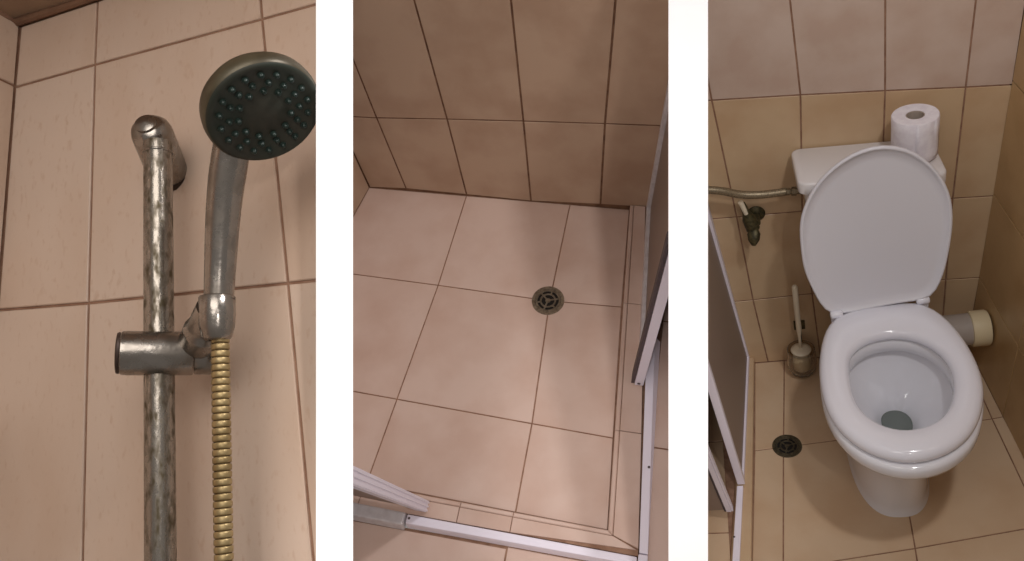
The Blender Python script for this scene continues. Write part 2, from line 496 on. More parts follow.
# ---------------------------------------------------------------- bay 3: toilet corner
w3 = slab('wall_right', 3, [(-0.8, 0, -0.05), (0.25, 0, -0.05), (0.315, 0, 1.7), (-0.8, 0, 1.7)], FW, 0.05, GROUT)
w3['label'] = 'beige tiled wall behind the toilet with a paler upper row'
G = [[(-0.57, 0.0), (-0.369, 0.0), (-0.20, 0.0), (-0.02, 0.0), (0.166, 0.0), (0.243, 0.0)],
     [(-0.60, 0.292), (-0.393, 0.288), (-0.213, 0.288), (-0.02, 0.287), (0.168, 0.287), (0.261, 0.281)],
     [(-0.62, 0.636), (-0.410, 0.622), (-0.225, 0.611), (-0.012, 0.598), (0.172, 0.585), (0.278, 0.575)],
     [(-0.65, 1.048), (-0.435, 1.016), (-0.210, 0.986), (-0.004, 0.956), (0.185, 0.927), (0.292, 0.912)],
     [(-0.68, 1.39), (-0.45, 1.36), (-0.223, 1.325), (-0.005, 1.295), (0.198, 1.265), (0.305, 1.25)],
     [(-0.70, 1.73), (-0.46, 1.70), (-0.23, 1.665), (-0.006, 1.635), (0.21, 1.605), (0.315, 1.59)]]
tile_grid(w3, 3, G, lambda p: (p[0], 0, p[1]), FW, lambda r, c: TILE_PALE if r >= 3 else TILE_HONEY, gap=0.0022)
NX = Vector((-1, 0, 0.055)).normalized()
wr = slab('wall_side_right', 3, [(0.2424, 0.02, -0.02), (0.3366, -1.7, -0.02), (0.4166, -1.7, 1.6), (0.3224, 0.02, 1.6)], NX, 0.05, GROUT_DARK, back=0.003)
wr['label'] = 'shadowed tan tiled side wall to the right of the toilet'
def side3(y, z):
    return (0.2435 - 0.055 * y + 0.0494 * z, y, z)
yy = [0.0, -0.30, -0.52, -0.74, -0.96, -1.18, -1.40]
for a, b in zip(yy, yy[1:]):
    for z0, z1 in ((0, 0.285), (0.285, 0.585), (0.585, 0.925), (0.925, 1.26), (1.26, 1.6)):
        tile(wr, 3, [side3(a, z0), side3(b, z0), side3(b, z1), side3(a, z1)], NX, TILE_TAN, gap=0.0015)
f3 = slab('floor_right', 3, [(-0.42, 0.02, 0), (0.34, 0.02, 0), (0.36, -1.6, 0), (-0.56, -1.6, 0)], UP, 0.03, GROUT)
f3['label'] = 'honey beige tiled floor under the toilet'
G = [[(-0.413, 0.0), (-0.316, 0.0), (0.0, 0.0), (0.222, 0.0), (0.243, 0.0)],
     [(-0.443, -0.374), (-0.357, -0.366), (-0.035, -0.336), (0.231, -0.305), (0.262, -0.300)],
     [(-0.483, -0.79), (-0.400, -0.776), (-0.063, -0.722), (0.25, -0.664), (0.29, -0.655)],
     [(-0.52, -1.14), (-0.43, -1.13), (-0.09, -1.07), (0.26, -1.01), (0.30, -1.0)],
     [(-0.56, -1.50), (-0.47, -1.49), (-0.12, -1.43), (0.27, -1.37), (0.32, -1.36)]]
tile_grid(f3, 3, G, lambda p: (p[0], p[1], 0), UP, lambda r, c: TILE_GROUND, gap=0.0018)
# kerb of the shower beside the toilet
kb = bmesh.new()
def k3(y):
    t = -y / 0.75
    return -0.413 - 0.066 * t, -0.432 - 0.073 * t, -0.448 - 0.080 * t
p0, p1 = k3(0), k3(-1.5)
hexa(kb, [(p0[0], 0, -0.02), (p1[0], -1.5, -0.02), (p1[2] - 0.015, -1.5, -0.02), (p0[2] - 0.012, 0, -0.02)], [(p0[0], 0, 0.03), (p1[0], -1.5, 0.03), (p1[2], -1.5, 0.03), (p0[2], 0, 0.03)])
o = build('trim_4', kb, TILE_HONEY, 3, cut=True, kind='structure', bevel=0.003)
o['label'] = 'narrow tiled kerb between the toilet floor and the shower screen'
# tiled shower floor behind that screen
f3b = slab('floor_shower', 3, [(-0.435, 0.02, 0), (-1.2, 0.02, 0), (-1.2, -1.5, 0), (-0.565, -1.5, 0)], UP, 0.03, GROUT)
f3b['label'] = 'tiled shower floor seen through the gap beside the screen'
for a, b in ((0, -0.33), (-0.33, -0.66), (-0.66, -0.99), (-0.99, -1.32)):
    for c, d in ((-0.535, -0.88), (-0.88, -1.2)):
        tile(f3b, 3, [(c, a, 0), (d, a, 0), (d, b, 0), (c, b, 0)], UP, TILE_GROUND)

# ================================================================== OBJECTS
# ---------------------------------------------------------------- shower rail
rail = thing('shower_rail', 1, (0.0844, 0, 0.103), 'pitted chrome shower riser rail fixed to the tiled wall, with bracket and sliding holder', 'shower rail')
bm = bmesh.new()
tube(bm, [(0.1155, -0.05, 0.108), (0.1187, -0.05, -0.06), (0.1222, -0.05, -0.235), (0.1262, -0.05, -0.44)], 0.0109, n=28)
build('tube', bm, CHROME_PITTED, 1, rail, smooth=True, sharp=50)
foot, hd = V(0.0844, 0, 0.103), V(0.1075, -0.047, 0.1185)
ax = (hd - foot).normalized()
bm = bmesh.new()
L_ = (hd - foot).length
lathe(bm, foot, ax, [(0.0165, 0.004), (0.0168, 0.008), (0.0165, L_ * 0.6), (0.0163, L_), (0.0150, L_ + 0.006), (0.0115, L_ + 0.0105), (0.006, L_ + 0.013), (0, L_ + 0.0135)], n=36)
br = build('bracket', bm, CHROME, 1, rail, smooth=True)
bm = bmesh.new()
lathe(bm, foot, ax, [(0, -0.001), (0.0172, -0.001), (0.0172, 0.0055), (0, 0.0055)], n=36)
build('foot_ring', bm, CHROME_DARK, 1, br, smooth=True, sharp=40)
capd = Vector((0.25, -0.85, 0.25)).normalized()
bm = bmesh.new()
cb = hd + capd * 0.0085
lathe(bm, cb, capd, [(0.0085, 0.0), (0.0085, 0.0058), (0.006, 0.0072), (0, 0.0078)], n=24)
build('screw_cap', bm, CHROME, 1, br, smooth=True, sharp=50)
bm = bmesh.new()
lathe(bm, (0.1157, -0.05, 0.0985), (0, 0, 1), [(0.0112, 0), (0.0116, 0.0005), (0.0116, 0.0012), (0.0112, 0.0017)], n=28)
build('tube_ring', bm, CHROME, 1, rail, smooth=True)
sa, sb = V(0.1014, -0.0715, -0.0640), V(0.1420, -0.0400, -0.0662)
ax = (sb - sa).normalized()
L_ = (sb - sa).length
bm = bmesh.new()
lathe(bm, sa, ax, [(0.0150, 0.0008), (0.0163, 0.002), (0.0166, 0.006), (0.0166, L_ - 0.0012), (0.0160, L_), (0, L_)], n=40)
slid = build('slider_body', bm, CHROME, 1, rail, smooth=True, sharp=40)
bm = bmesh.new()
lathe(bm, sa, ax, [(0, -0.0015), (0.0150, -0.0015), (0.0156, -0.0005), (0.0152, 0.001), (0, 0.001)], n=40)
build('end_plate', bm, CHROME_DARK, 1, slid, smooth=True, sharp=40)
bm = bmesh.new()
lathe(bm, sb, ax, [(0, 0.0006), (0.0150, 0.0006), (0.0160, 0.0016), (0.0160, 0.012), (0.0145, 0.0175), (0.010, 0.0205), (0, 0.0210)], n=36)
build('end_cap', bm, CHROME, 1, slid, smooth=True, sharp=50)
bm = bmesh.new()
cr0 = V(0.1826, -0.0655, -0.0315)
cdir = Vector((-0.03, 0.03, -1)).normalized()
lathe(bm, cr0, cdir, [(0.0108, 0.001), (0.0120, 0.0), (0.0129, 0.001), (0.0130, 0.012), (0.0124, 0.023), (0.0105, 0.030), (0.0085, 0.0325), (0.006, 0.0325)], n=32)
cradle = build('cradle', bm, CHROME, 1, rail, smooth=True, sharp=55)
bm = bmesh.new()
tube(bm, catmull([(0.1500, -0.0440, -0.0590), (0.1590, -0.0510, -0.0550), (0.1680, -0.0580, -0.0490), (0.1790, -0.0645, -0.0410)], False, 5), [0.0150] * 8 + [0.0128] * 8, n=24)
build('cradle_arm', bm, CHROME, 1, cradle, smooth=True, sharp=60)

# ---------------------------------------------------------------- hand shower
HC = V(0.2518, -0.105, 0.0815)
HN = Vector((0.52, -0.250, -0.815)).normalized()
hand = thing('hand_shower', 1, (0.1839, -0.065, -0.0344), 'chrome hand shower with round dark face and green rubber nozzles, resting in the holder', 'shower head')
bm = bmesh.new()
hp = catmull([(0.1836, -0.065, -0.0365), (0.1876, -0.068, -0.0080), (0.1955, -0.075, 0.0260), (0.2060, -0.083, 0.0560), (0.2200, -0.091, 0.0840), (0.2400, -0.098, 0.0985)], False, 6)
rr = []
for i in range(len(hp)):
    t = i / (len(hp) - 1)
    rr.append(0.0108 + 0.0030 * min(1, t * 1.7) - (0.003 * max(0, t - 0.8) / 0.2))
tube(bm, hp, rr, n=28, flat=0.92)
build('handle', bm, CHROME, 1, hand, smooth=True, sharp=60)
bm = bmesh.new()
lathe(bm, (0.1837, -0.0651, -0.0352), (0.13, -0.1, 1), [(0.0112, 0), (0.0116, 0.0008), (0.0116, 0.0022), (0.0112, 0.003)], n=28)
build('handle_ring', bm, CHROME_DARK, 1, hand, smooth=True)
RH = 0.0405
bm = bmesh.new()
lathe(bm, HC, HN, [(0, -0.030), (0.012, -0.0295), (0.026, -0.026), (0.036, -0.0195), (0.0405, -0.012), (0.0412, -0.006), (0.0408, -0.0015), (0.0395, 0.0)], n=56)
shell = build('head_shell', bm, HEAD_SHELL, 1, hand, smooth=True, sharp=55)
bm = bmesh.new()
lathe(bm, HC, HN, [(0.0396, 0.0002), (0.0385, 0.0014), (0.036, 0.0016), (0.0345, 0.0008), (0.0150, 0.0006), (0.0140, 0.0013), (0, 0.0015)], n=56)
face = build('face_plate', bm, PLATE, 1, hand, smooth=True, sharp=60)
hu = HN.cross(Vector((0, 0, 1))).normalized()
hv = HN.cross(hu).normalized()
noz_me = None
for ri, (r, n, ph) in enumerate(((0.0185, 11, 0.1), (0.0245, 14, 0.25), (0.0308, 18, 0.0))):
    for k in range(n):
        a = 2 * math.pi * (k + ph) / n
        p = HC + hu * (r * math.cos(a)) + hv * (r * math.sin(a)) + HN * 0.0008
        if noz_me is None:
            bm = bmesh.new()
            lathe(bm, p, HN, [(0.0026, -0.0006), (0.0026, 0.0006), (0.0019, 0.0008), (0.0015, 0.0026), (0.0008, 0.003), (0, 0.0028)], n=10)
            first = build('nozzle', bm, NOZZLE, 1, face, smooth=True, sharp=50)
            noz_me = first
            pfirst = p.copy()
        else:
            c = noz_me.copy()
            COL.objects.link(c)
            c.parent = face
            c.location = p - pfirst

# ---------------------------------------------------------------- shower hose
hose = thing('shower_hose', 1, (0.1838, -0.063, -0.066), 'ribbed brass shower hose hanging down from the holder', 'shower hose')
bm = bmesh.new()
path = [V(0.1836, -0.0635, -0.062), V(0.1840, -0.063, -0.142), V(0.1850, -0.063, -0.2165), V(0.187, -0.063, -0.30), V(0.189, -0.063, -0.40)]
PT = catmull(path, False, 12)
tube(bm, PT, 0.0056, n=16)
build('hose_core', bm, HOSE_GAP, 1, hose, smooth=True)
bm = bmesh.new()
tot = sum((b - a).length for a, b in zip(PT, PT[1:]))
pitch, s = 0.0050, 0.002
seg, acc = 0, 0.0
while s < tot - 0.004:
    while acc + (PT[seg + 1] - PT[seg]).length < s:
        acc += (PT[seg + 1] - PT[seg]).length
        seg += 1
    d = (PT[seg + 1] - PT[seg])
    p = PT[seg] + d.normalized() * (s - acc)
    lathe(bm, p, d, [(0.0056, -0.00225), (0.0063, -0.00205), (0.0066, -0.0012), (0.0066, 0.0012), (0.0063, 0.00205), (0.0056, 0.00225)], n=18)
    s += pitch
o = build('hose_ribs', bm, BRASS, 1, hose, smooth=True)
o['kind'] = 'stuff'

# ---------------------------------------------------------------- floor drains
def drain(bay, loc, R, label, mat_rim, mat_grate):
    t = thing('floor_drain', bay, loc, label, 'drain')
    c = Vector(loc)
    ringp = lambda r0, r1, z0, z1: [(r0, z0), (r0, z1 - 0.0006), (r0 + 0.0006, z1), (r1 - 0.0006, z1), (r1, z1 - 0.0006), (r1, z0)]
    bm = bmesh.new()
    lathe(bm, c, UP, ringp(R * 0.80, R, -0.004, 0.003), n=48)
    build('rim', bm, mat_rim, bay, t, smooth=True, sharp=40)
    bm = bmesh.new()
    lathe(bm, c, UP, [(0, 0.0004), (R * 0.82, 0.0004)], n=40)  # flat disc, its near-black colour stands in for shade inside the drain
    build('shade_disc', bm, HOLE_SHADE, bay, t)
    bm = bmesh.new()
    for a, b in ((0.66, 0.78), (0.40, 0.50), (0.0, 0.16)):
        lathe(bm, c, UP, ringp(max(R * a, 0.0002), R * b, 0.0004, 0.0026), n=40)
    g = build('grate', bm, mat_grate, bay, t, smooth=True, sharp=40)
    for k in range(6):
        bm = bmesh.new()
        a = k * math.pi / 3 + 0.3
        d = V(math.cos(a), math.sin(a), 0)
        s = V(-d.y, d.x, 0) * (R * 0.045)
        r0, r1 = (R * 0.12, R * 0.70) if k % 2 == 0 else (R * 0.45, R * 0.70)
        q = [c + d * r0 - s, c + d * r1 - s, c + d * r1 + s, c + d * r0 + s]
        hexa(bm, [p + V(0, 0, 0.0004) for p in q], [p + V(0, 0, 0.0024) for p in q])
        build('spoke', bm, mat_grate, bay, g)
    return t
drain(2, (0.1017, -0.3175, 0), 0.0425, 'round steel floor drain set in the shower floor tiles', STEEL_DRAIN, STEEL_DRAIN)
drain(3, (-0.346, -0.364, 0), 0.0435, 'dark round floor drain on the tiles to the left of the toilet', DRAIN_DARK, DRAIN_DARK)

# ---------------------------------------------------------------- shower tracks and screens (stall)
def beam(bm, a, b, wdir, wa, wb, tdir, ta, tb):
    """tapering bar from a to b; w = width along wdir, t = thickness along tdir"""
    a, b, wdir, tdir = Vector(a), Vector(b), Vector(wdir).normalized(), Vector(tdir).normalized()
    q = lambda c, w, t: [c - wdir * w / 2 - tdir * t / 2, c + wdir * w / 2 - tdir * t / 2, c + wdir * w / 2 + tdir * t / 2, c - wdir * w / 2 + tdir * t / 2]
    hexa(bm, q(a, wa, ta), q(b, wb, tb))
def ribbed(parent, a, b, wdir, w, tdir, t, mat, n=2):
    bm = bmesh.new()
    beam(bm, a, b, wdir, w, w, tdir, t, t)
    p = build('stile', bm, mat, ROOTLOC[parent][0], parent, cut=True, bevel=0.0015)
    return p
tr = thing('door_track', 2, (0.40, -0.92, 0), 'white lacquered metal threshold track running along the right shower kerb', 'door track')
bm = bmesh.new()
hexa(bm, [(0.3850, -0.40, 0), (0.4015, -0.925, 0), (0.4205, -0.925, 0), (0.4000, -0.40, 0)], [(0.3650, -0.40, 0.03), (0.4015, -0.925, 0.03), (0.4205, -0.925, 0.03), (0.3850, -0.40, 0.03)])
build('track_bar', bm, ALU_WHITE, 2, tr, cut=True, bevel=0.002)
bm = bmesh.new()
hexa(bm, [(0.4005, -0.927, 0), (0.4000, -0.99, 0), (0.4210, -0.99, 0), (0.4205, -0.927, 0)], [(0.4005, -0.927, 0.029), (0.4000, -0.99, 0.029), (0.4210, -0.99, 0.029), (0.4205, -0.927, 0.029)])
build('corner_block', bm, ALU_WHITE, 2, tr, cut=True, bevel=0.002)
bm = bmesh.new()
lathe(bm, (0.4035, -0.735, 0.030), UP, [(0.003, 0), (0.003, 0.0008), (0.002, 0.0014), (0, 0.0014)], n=12)
build('screw', bm, GASKET, 2, tr)
tf = thing('door_track', 2, (0.1, -0.95, 0), 'aluminium threshold track running along the near shower kerb', 'door track')
bm = bmesh.new()
hexa(bm, [(-0.118, -0.920, 0), (0.398, -0.928, 0), (0.398, -0.955, 0), (-0.118, -0.948, 0)], [(-0.118, -0.924, 0.028), (0.398, -0.934, 0.028), (0.398, -0.950, 0.028), (-0.118, -0.944, 0.028)])
build('track_bar', bm, ALU_WHITE, 2, tf, cut=True, bevel=0.002)
bm = bmesh.new()
hexa(bm, [(-0.6, -0.905, 0), (-0.122, -0.918, 0), (-0.122, -0.955, 0), (-0.6, -0.945, 0)], [(-0.6, -0.908, 0.034), (-0.122, -0.922, 0.034), (-0.122, -0.950, 0.034), (-0.6, -0.940, 0.034)])
build('track_cover', bm, ALU, 2, tf, cut=True, bevel=0.004)
bm = bmesh.new()
lathe(bm, (-0.112, -0.932, 0.028), UP, [(0.003, 0), (0.003, 0.0008), (0.002, 0.0014), (0, 0.0014)], n=12)
build('screw', bm, GASKET, 2, tf)

scr = thing('shower_screen', 2, (0.345, -0.25, KH), 'smoked acrylic shower screen in aluminium frame, standing on the right kerb', 'shower screen')
HT = 1.15
def sr(y, z, dx=0.0):
    t = -y / 0.52
    return V(0.3225 + 0.030 * t + (0.070 + 0.02 * t) * z + dx, y, z)
bm = bmesh.new()
hexa(bm, [sr(-0.005, 0.03, 0.010), sr(-0.52, 0.03, 0.010), sr(-0.52, 0.03, 0.0145), sr(-0.005, 0.03, 0.0145)], [sr(-0.005, HT, 0.010), sr(-0.52, HT, 0.010), sr(-0.52, HT, 0.0145), sr(-0.005, HT, 0.0145)])
build('panel', bm, ACRYL, 2, scr, cut=True)
bm = bmesh.new()
hexa(bm, [sr(-0.001, KH), sr(-0.52, KH), sr(-0.52, KH, 0.017), sr(-0.001, KH, 0.017)], [sr(-0.001, 0.045, 0.001), sr(-0.52, 0.045, 0.001), sr(-0.52, 0.045, 0.018), sr(-0.001, 0.045, 0.018)])
build('bottom_rail', bm, ALU, 2, scr, cut=True, bevel=0.0015)
bm = bmesh.new()
hexa(bm, [sr(-0.001, KH), sr(-0.022, KH), sr(-0.022, KH, 0.018), sr(-0.001, KH, 0.018)], [sr(-0.001, HT), sr(-0.022, HT), sr(-0.022, HT, 0.018), sr(-0.001, HT, 0.018)])
build('wall_profile', bm, ALU, 2, scr, cut=True, bevel=0.0015)
# the leading stile with its gasket
sR0, sR1 = V(0.3600, -0.523, KH + 0.006), V(0.4020, -0.507, 0.5)
sR2 = sR0 + (sR1 - sR0) * 1.5
bm = bmesh.new()
beam(bm, sR0, sR2, (1, 0, 0), 0.021, 0.021, (0, 1, 0), 0.030, 0.030)
st = build('stile', bm, ALU_WHITE, 2, scr, cut=True, bevel=0.0015)
bm = bmesh.new()
g0 = V(-0.0150, 0.004, 0)
beam(bm, sR0 + g0, sR0 + (sR2 - sR0) * 0.8 + g0, (1, 0, 0), 0.008, 0.008, (0, 1, 0), 0.030, 0.030)
build('gasket', bm, GASKET, 2, st, cut=True, bevel=0.001)
bm = bmesh.new()
lathe(bm, sR0 + V(0, -0.0155, 0.012), (0, -1, 0), [(0.004, 0), (0.004, 0.001), (0.002, 0.0018), (0, 0.0018)], n=12)
build('screw', bm, GASKET, 2, st)

dl = thing('shower_door', 2, (-0.09, -0.915, KH), 'aluminium edged shower door leaf at the lower left of the shower floor', 'shower door')
d0, d1 = V(-0.0880, -0.9010, KH + 0.010), V(-0.0900, -0.9900, 0.5)
d2 = d0 + (d1 - d0) * 1.6
bm = bmesh.new()
beam(bm, d0, d2, (1, 0, 0), 0.026, 0.026, (0, 1, 0), 0.026, 0.034)
ds = build('stile', bm, ALU_WHITE, 2, dl, cut=True, bevel=0.001)
for dy in (-0.009, 0.0, 0.009):
    bm = bmesh.new()
    beam(bm, d0 + V(0.0138, dy, 0.0), d2 + V(0.0138, dy * 1.3, 0), (1, 0, 0), 0.003, 0.003, (0, 1, 0), 0.004, 0.004)
    build('stile_rib', bm, ALU_WHITE, 2, ds, cut=True)
bm = bmesh.new()
for s in (0,):
    a, b = V(-0.099, -0.908, KH + 0.02), V(-0.6, -0.89, KH + 0.02)
    hexa(bm, [a + V(0, 0.002, 0), b + V(0, 0.002, 0), b + V(0, -0.003, 0), a + V(0, -0.003, 0)], [d2 + V(-0.011, 0.002, 0), d2 + V(-0.51, 0.02, 0), d2 + V(-0.51, 0.015, 0), d2 + V(-0.011, -0.003, 0)])
build('panel', bm, ACRYL, 2, dl, cut=True)

# ---------------------------------------------------------------- toilet
SEAT_OUT = [(-0.158, -0.2507), (-0.2065, -0.2951), (-0.2385, -0.3954), (-0.2524, -0.4984), (-0.2489, -0.5959), (-0.223, -0.6721), (-0.1769, -0.7292), (-0.1212, -0.7588), (-0.0624, -0.7627), (0.0026, -0.7369), (0.0596, -0.6844), (0.0988, -0.6067), (0.1166, -0.5397), (0.1198, -0.4675), (0.1115, -0.3892), (0.0903, -0.3047), (0.0581, -0.2566), (0.0328, -0.2302)]
SEAT_IN = [(-0.1718, -0.4371), (-0.1544, -0.3996), (-0.1131, -0.3646), (-0.0586, -0.3546), (-0.0089, -0.3658), (0.0334, -0.405), (0.0562, -0.4655), (0.0535, -0.5326), (0.0319, -0.6), (-0.0022, -0.6468), (-0.0499, -0.672), (-0.0967, -0.6745), (-0.1394, -0.6515), (-0.1713, -0.6032), (-0.1801, -0.5311)]
NS = 64
so, sc_ = resample(catmull([(a, b, 0) for a, b in SEAT_OUT]), NS)
si, ic_ = resample(catmull([(a, b, 0) for a, b in SEAT_IN]), NS)
so = smooth_loop(so, 3)
si = smooth_loop(si, 3)
toilet = thing('toilet', 3, (-0.075, -0.42, 0), 'white ceramic toilet with its lid raised against the cistern', 'toilet')
up3 = lambda P, z: [V(p.x, p.y, z) for p in P]
scl = lambda P, c, s, d=(0, 0): [c + (p - c) * s + Vector(d) for p in P]
lerp = lambda P, Q, t: [p.lerp(q, t) for p, q in zip(P, Q)]
def toward(P, Q, d):     # move the points of P by d metres towards those of Q
    return [p + (q - p).normalized() * d for p, q in zip(P, Q)]
# bowl
bc = Vector((-0.078, -0.402))
base = []
for k in range(NS):
    a = 2 * math.pi * k / NS
    ca, sa_ = math.cos(a), math.sin(a)
    e = 2.6
    base.append(bc + Vector((0.098 * math.copysign(abs(ca) ** (2 / e), ca), 0.214 * math.copysign(abs(sa_) ** (2 / 2.5), sa_))))
rim = [p + Vector((0, -0.013 * max(0, min(1, (-0.45 - p.y) / 0.25)))) for p in so]
rimc = sc_
bowl_in = scl(si, ic_, 1.03)
bm = bmesh.new()
water_c = Vector((-0.060, -0.470))
deep = [water_c + (p - ic_) * 0.30 for p in si]
loops = [up3(scl(base, bc, 1.05), 0.0), up3(scl(base, bc, 1.02), 0.012), up3(base, 0.03), up3(lerp(base, rim, 0.02), 0.12), up3(lerp(base, rim, 0.10), 0.20), up3(lerp(base, rim, 0.30), 0.265), up3(lerp(base, rim, 0.62), 0.32),
         up3(lerp(base, rim, 0.88), 0.350), up3(lerp(base, rim, 0.975), 0.362), up3(rim, 0.372), up3(rim, 0.392), up3(toward(rim, si, 0.004), 0.399), up3(toward(rim, si, 0.012), 0.402),
         up3(lerp(rim, bowl_in, 0.5), 0.403), up3(lerp(rim, bowl_in, 0.95), 0.402), up3(bowl_in, 0.398), up3(scl(si, ic_, 1.01), 0.366), up3(scl(si, ic_, 1.03), 0.362), up3(scl(si, ic_, 1.12), 0.361), up3(scl(si, ic_, 1.09), 0.340),
         up3(scl(si, ic_, 0.98, (0.002, 0.004)), 0.315), up3(lerp(deep, si, 0.72), 0.28), up3(lerp(deep, si, 0.38), 0.245), up3(lerp(deep, si, 0.10), 0.21), up3(deep, 0.19), up3(scl(deep, water_c, 0.7), 0.165), up3(scl(deep, water_c, 0.1), 0.155)]
loft(bm, loops, cap0=True, cap1=True)
build('bowl', bm, PORCELAIN, 3, toilet, smooth=True, sharp=60)
bm = bmesh.new()
loft(bm, [up3(scl(lerp(deep, si, 0.04), water_c, 0.99), 0.200)], cap1=True)
build('water', bm, WATER_MAT, 3, toilet, label='water standing in the bowl')
# rear outlet body under the cistern
bm = bmesh.new()
hexa(bm, [(-0.165, -0.09, 0.12), (0.015, -0.09, 0.12), (0.015, -0.27, 0.12), (-0.165, -0.27, 0.12)], [(-0.17, -0.085, 0.385), (0.03, -0.085, 0.385), (0.03, -0.28, 0.385), (-0.17, -0.28, 0.385)])
build('rear_deck', bm, PORCELAIN, 3, toilet, bevel=0.02, smooth=True)
# seat
bm = bmesh.new()
S = [up3(toward(so, si, 0.012), 0.404), up3(toward(so, si, 0.003), 0.407), up3(so, 0.416), up3(toward(so, si, 0.002), 0.425), up3(toward(so, si, 0.008), 0.433), up3(toward(so, si, 0.018), 0.438),
     up3(lerp(so, si, 0.5), 0.440), up3(toward(si, so, 0.014), 0.436), up3(toward(si, so, 0.006), 0.431), up3(toward(si, so, 0.001), 0.423), up3(si, 0.415), up3(toward(si, so, 0.003), 0.406), up3(toward(si, so, 0.012), 0.404)]
S.append(S[0])
loft(bm, S)
bmesh.ops.remove_doubles(bm, verts=bm.verts, dist=1e-6)
build('seat', bm, SEAT_MAT, 3, toilet, smooth=True)
# lid
LID = [(-0.1603, -0.2509, 0.4229), (-0.1904, -0.252, 0.4184), (-0.2143, -0.2461, 0.4605), (-0.2422, -0.235, 0.5475), (-0.252, -0.2285, 0.5987), (-0.2533, -0.2145, 0.7078), (-0.2406, -0.2071, 0.7657), (-0.2059, -0.1986, 0.8325), (-0.1494, -0.1919, 0.8854), (-0.0903, -0.1885, 0.9116), (-0.0449, -0.1882, 0.9141), (0.0111, -0.1907, 0.8948), (0.067, -0.1975, 0.8409), (0.1012, -0.2061, 0.7739), (0.1136, -0.2144, 0.7086), (0.1127, -0.2236, 0.6365), (0.0988, -0.2369, 0.5324), (0.0892, -0.2409, 0.5011), (0.0654, -0.2487, 0.4401), (0.0283, -0.2481, 0.4450), (-0.06, -0.249, 0.4360)]
lu = Vector((0, 0.06, 0.47)).normalized()
ln = Vector((0, -0.47, 0.06)).normalized()
l2 = [(p[0], (Vector(p) - Vector((0, -0.25, 0.43))).dot(lu), 0) for p in LID]
lo_, lc_ = resample(catmull(l2), NS)
lo_ = smooth_loop(lo_, 2)
def lid3(P, h):
    return [Vector((p.x, -0.25, 0.43)) + lu * p.y + ln * h for p in P]
inn = [lc_] * NS
bm = bmesh.new()
loft(bm, [lid3(scl(lo_, lc_, 0.3), -0.016), lid3(scl(lo_, lc_, 0.9), -0.014), lid3(toward(lo_, inn, 0.006), -0.011), lid3(toward(lo_, inn, 0.001), -0.006), lid3(lo_, 0.0), lid3(toward(lo_, inn, 0.0015), 0.0035), lid3(toward(lo_, inn, 0.005), 0.0048), lid3(toward(lo_, inn, 0.0085), 0.0035),
          lid3(toward(lo_, inn, 0.011), -0.0015), lid3(scl(lo_, lc_, 0.85), -0.0035), lid3(scl(lo_, lc_, 0.5), -0.005), lid3(scl(lo_, lc_, 0.1), -0.0055)], cap0=True, cap1=True)
lid = build('lid', bm, LID_MAT, 3, toilet, smooth=True)
for (hx, hy, hz) in ((-0.176, -0.262, 0.432), (0.046, -0.246, 0.440)):
    bm = bmesh.new()
    lathe(bm, (hx - 0.016, hy - 0.001, hz), (1, 0.06, 0.02), [(0, -0.001), (0.009, 0), (0.0115, 0.003), (0.0115, 0.029), (0.009, 0.032), (0, 0.033)], n=20)
    box(bm, (hx - 0.014, hy - 0.004, 0.400), (hx + 0.014, hy + 0.014, hz))
    build('hinge', bm, SEAT_MAT, 3, lid, smooth=True, sharp=50)

# ---------------------------------------------------------------- cistern
cis = thing('cistern', 3, (-0.07, -0.09, 0.385), 'low white toilet cistern mounted on the tiled wall behind the raised lid', 'cistern')
def rbox(bm, x0, x1, y0, y1, z0, z1, tx=0.0, n=6, r=0.02):
    def lp(x0, x1, y0, y1, z, r):
        P = []
        for cx, cy, a0 in ((x1 - r, y1 - r, 0), (x0 + r, y1 - r, 90), (x0 + r, y0 + r, 180), (x1 - r, y0 + r, 270)):
            for k in range(n):
                a = math.radians(a0 + 90 * k / (n - 1))
                P.append(V(cx + r * math.cos(a), cy + r * math.sin(a), z))
        return P
    e = 0.006
    loft(bm, [lp(x0 + tx + e, x1 - tx - e, y0 + e, y1 - e, z0, r), lp(x0 + tx, x1 - tx, y0, y1, z0 + e, r), lp(x0, x1, y0, y1, z1 - e, r), lp(x0 + e * 0.3, x1 - e * 0.3, y0 + e * 0.3, y1 - e * 0.3, z1 - e * 0.3, r), lp(x0 + e, x1 - e, y0 + e, y1 - e, z1, r)], cap0=True, cap1=True)
def tilt(bm):
    for v in bm.verts:
        v.co.z -= 0.085 * (v.co.x + 0.245) * max(0, min(1, (v.co.z - 0.40) / 0.3))
bm = bmesh.new()
rbox(bm, -0.228, 0.090, -0.168, -0.006, 0.386, 0.798, tx=0.03, r=0.03)
tilt(bm)
build('tank', bm, CISTERN_MAT, 3, cis, smooth=True, sharp=50)
bm = bmesh.new()
rbox(bm, -0.246, 0.108, -0.184, -0.004, 0.790, 0.830, r=0.024)
tilt(bm)
build('tank_lid', bm, CISTERN_MAT, 3, cis, smooth=True, sharp=50)
bm = bmesh.new()
lathe(bm, (-0.07, -0.10, 0.8155), UP, [(0, 0.006), (0.016, 0.006), (0.018, 0.004), (0.022, 0.004), (0.024, -0.002)], n=28)
build('flush_button', bm, CHROME, 3, cis, smooth=True, sharp=40)
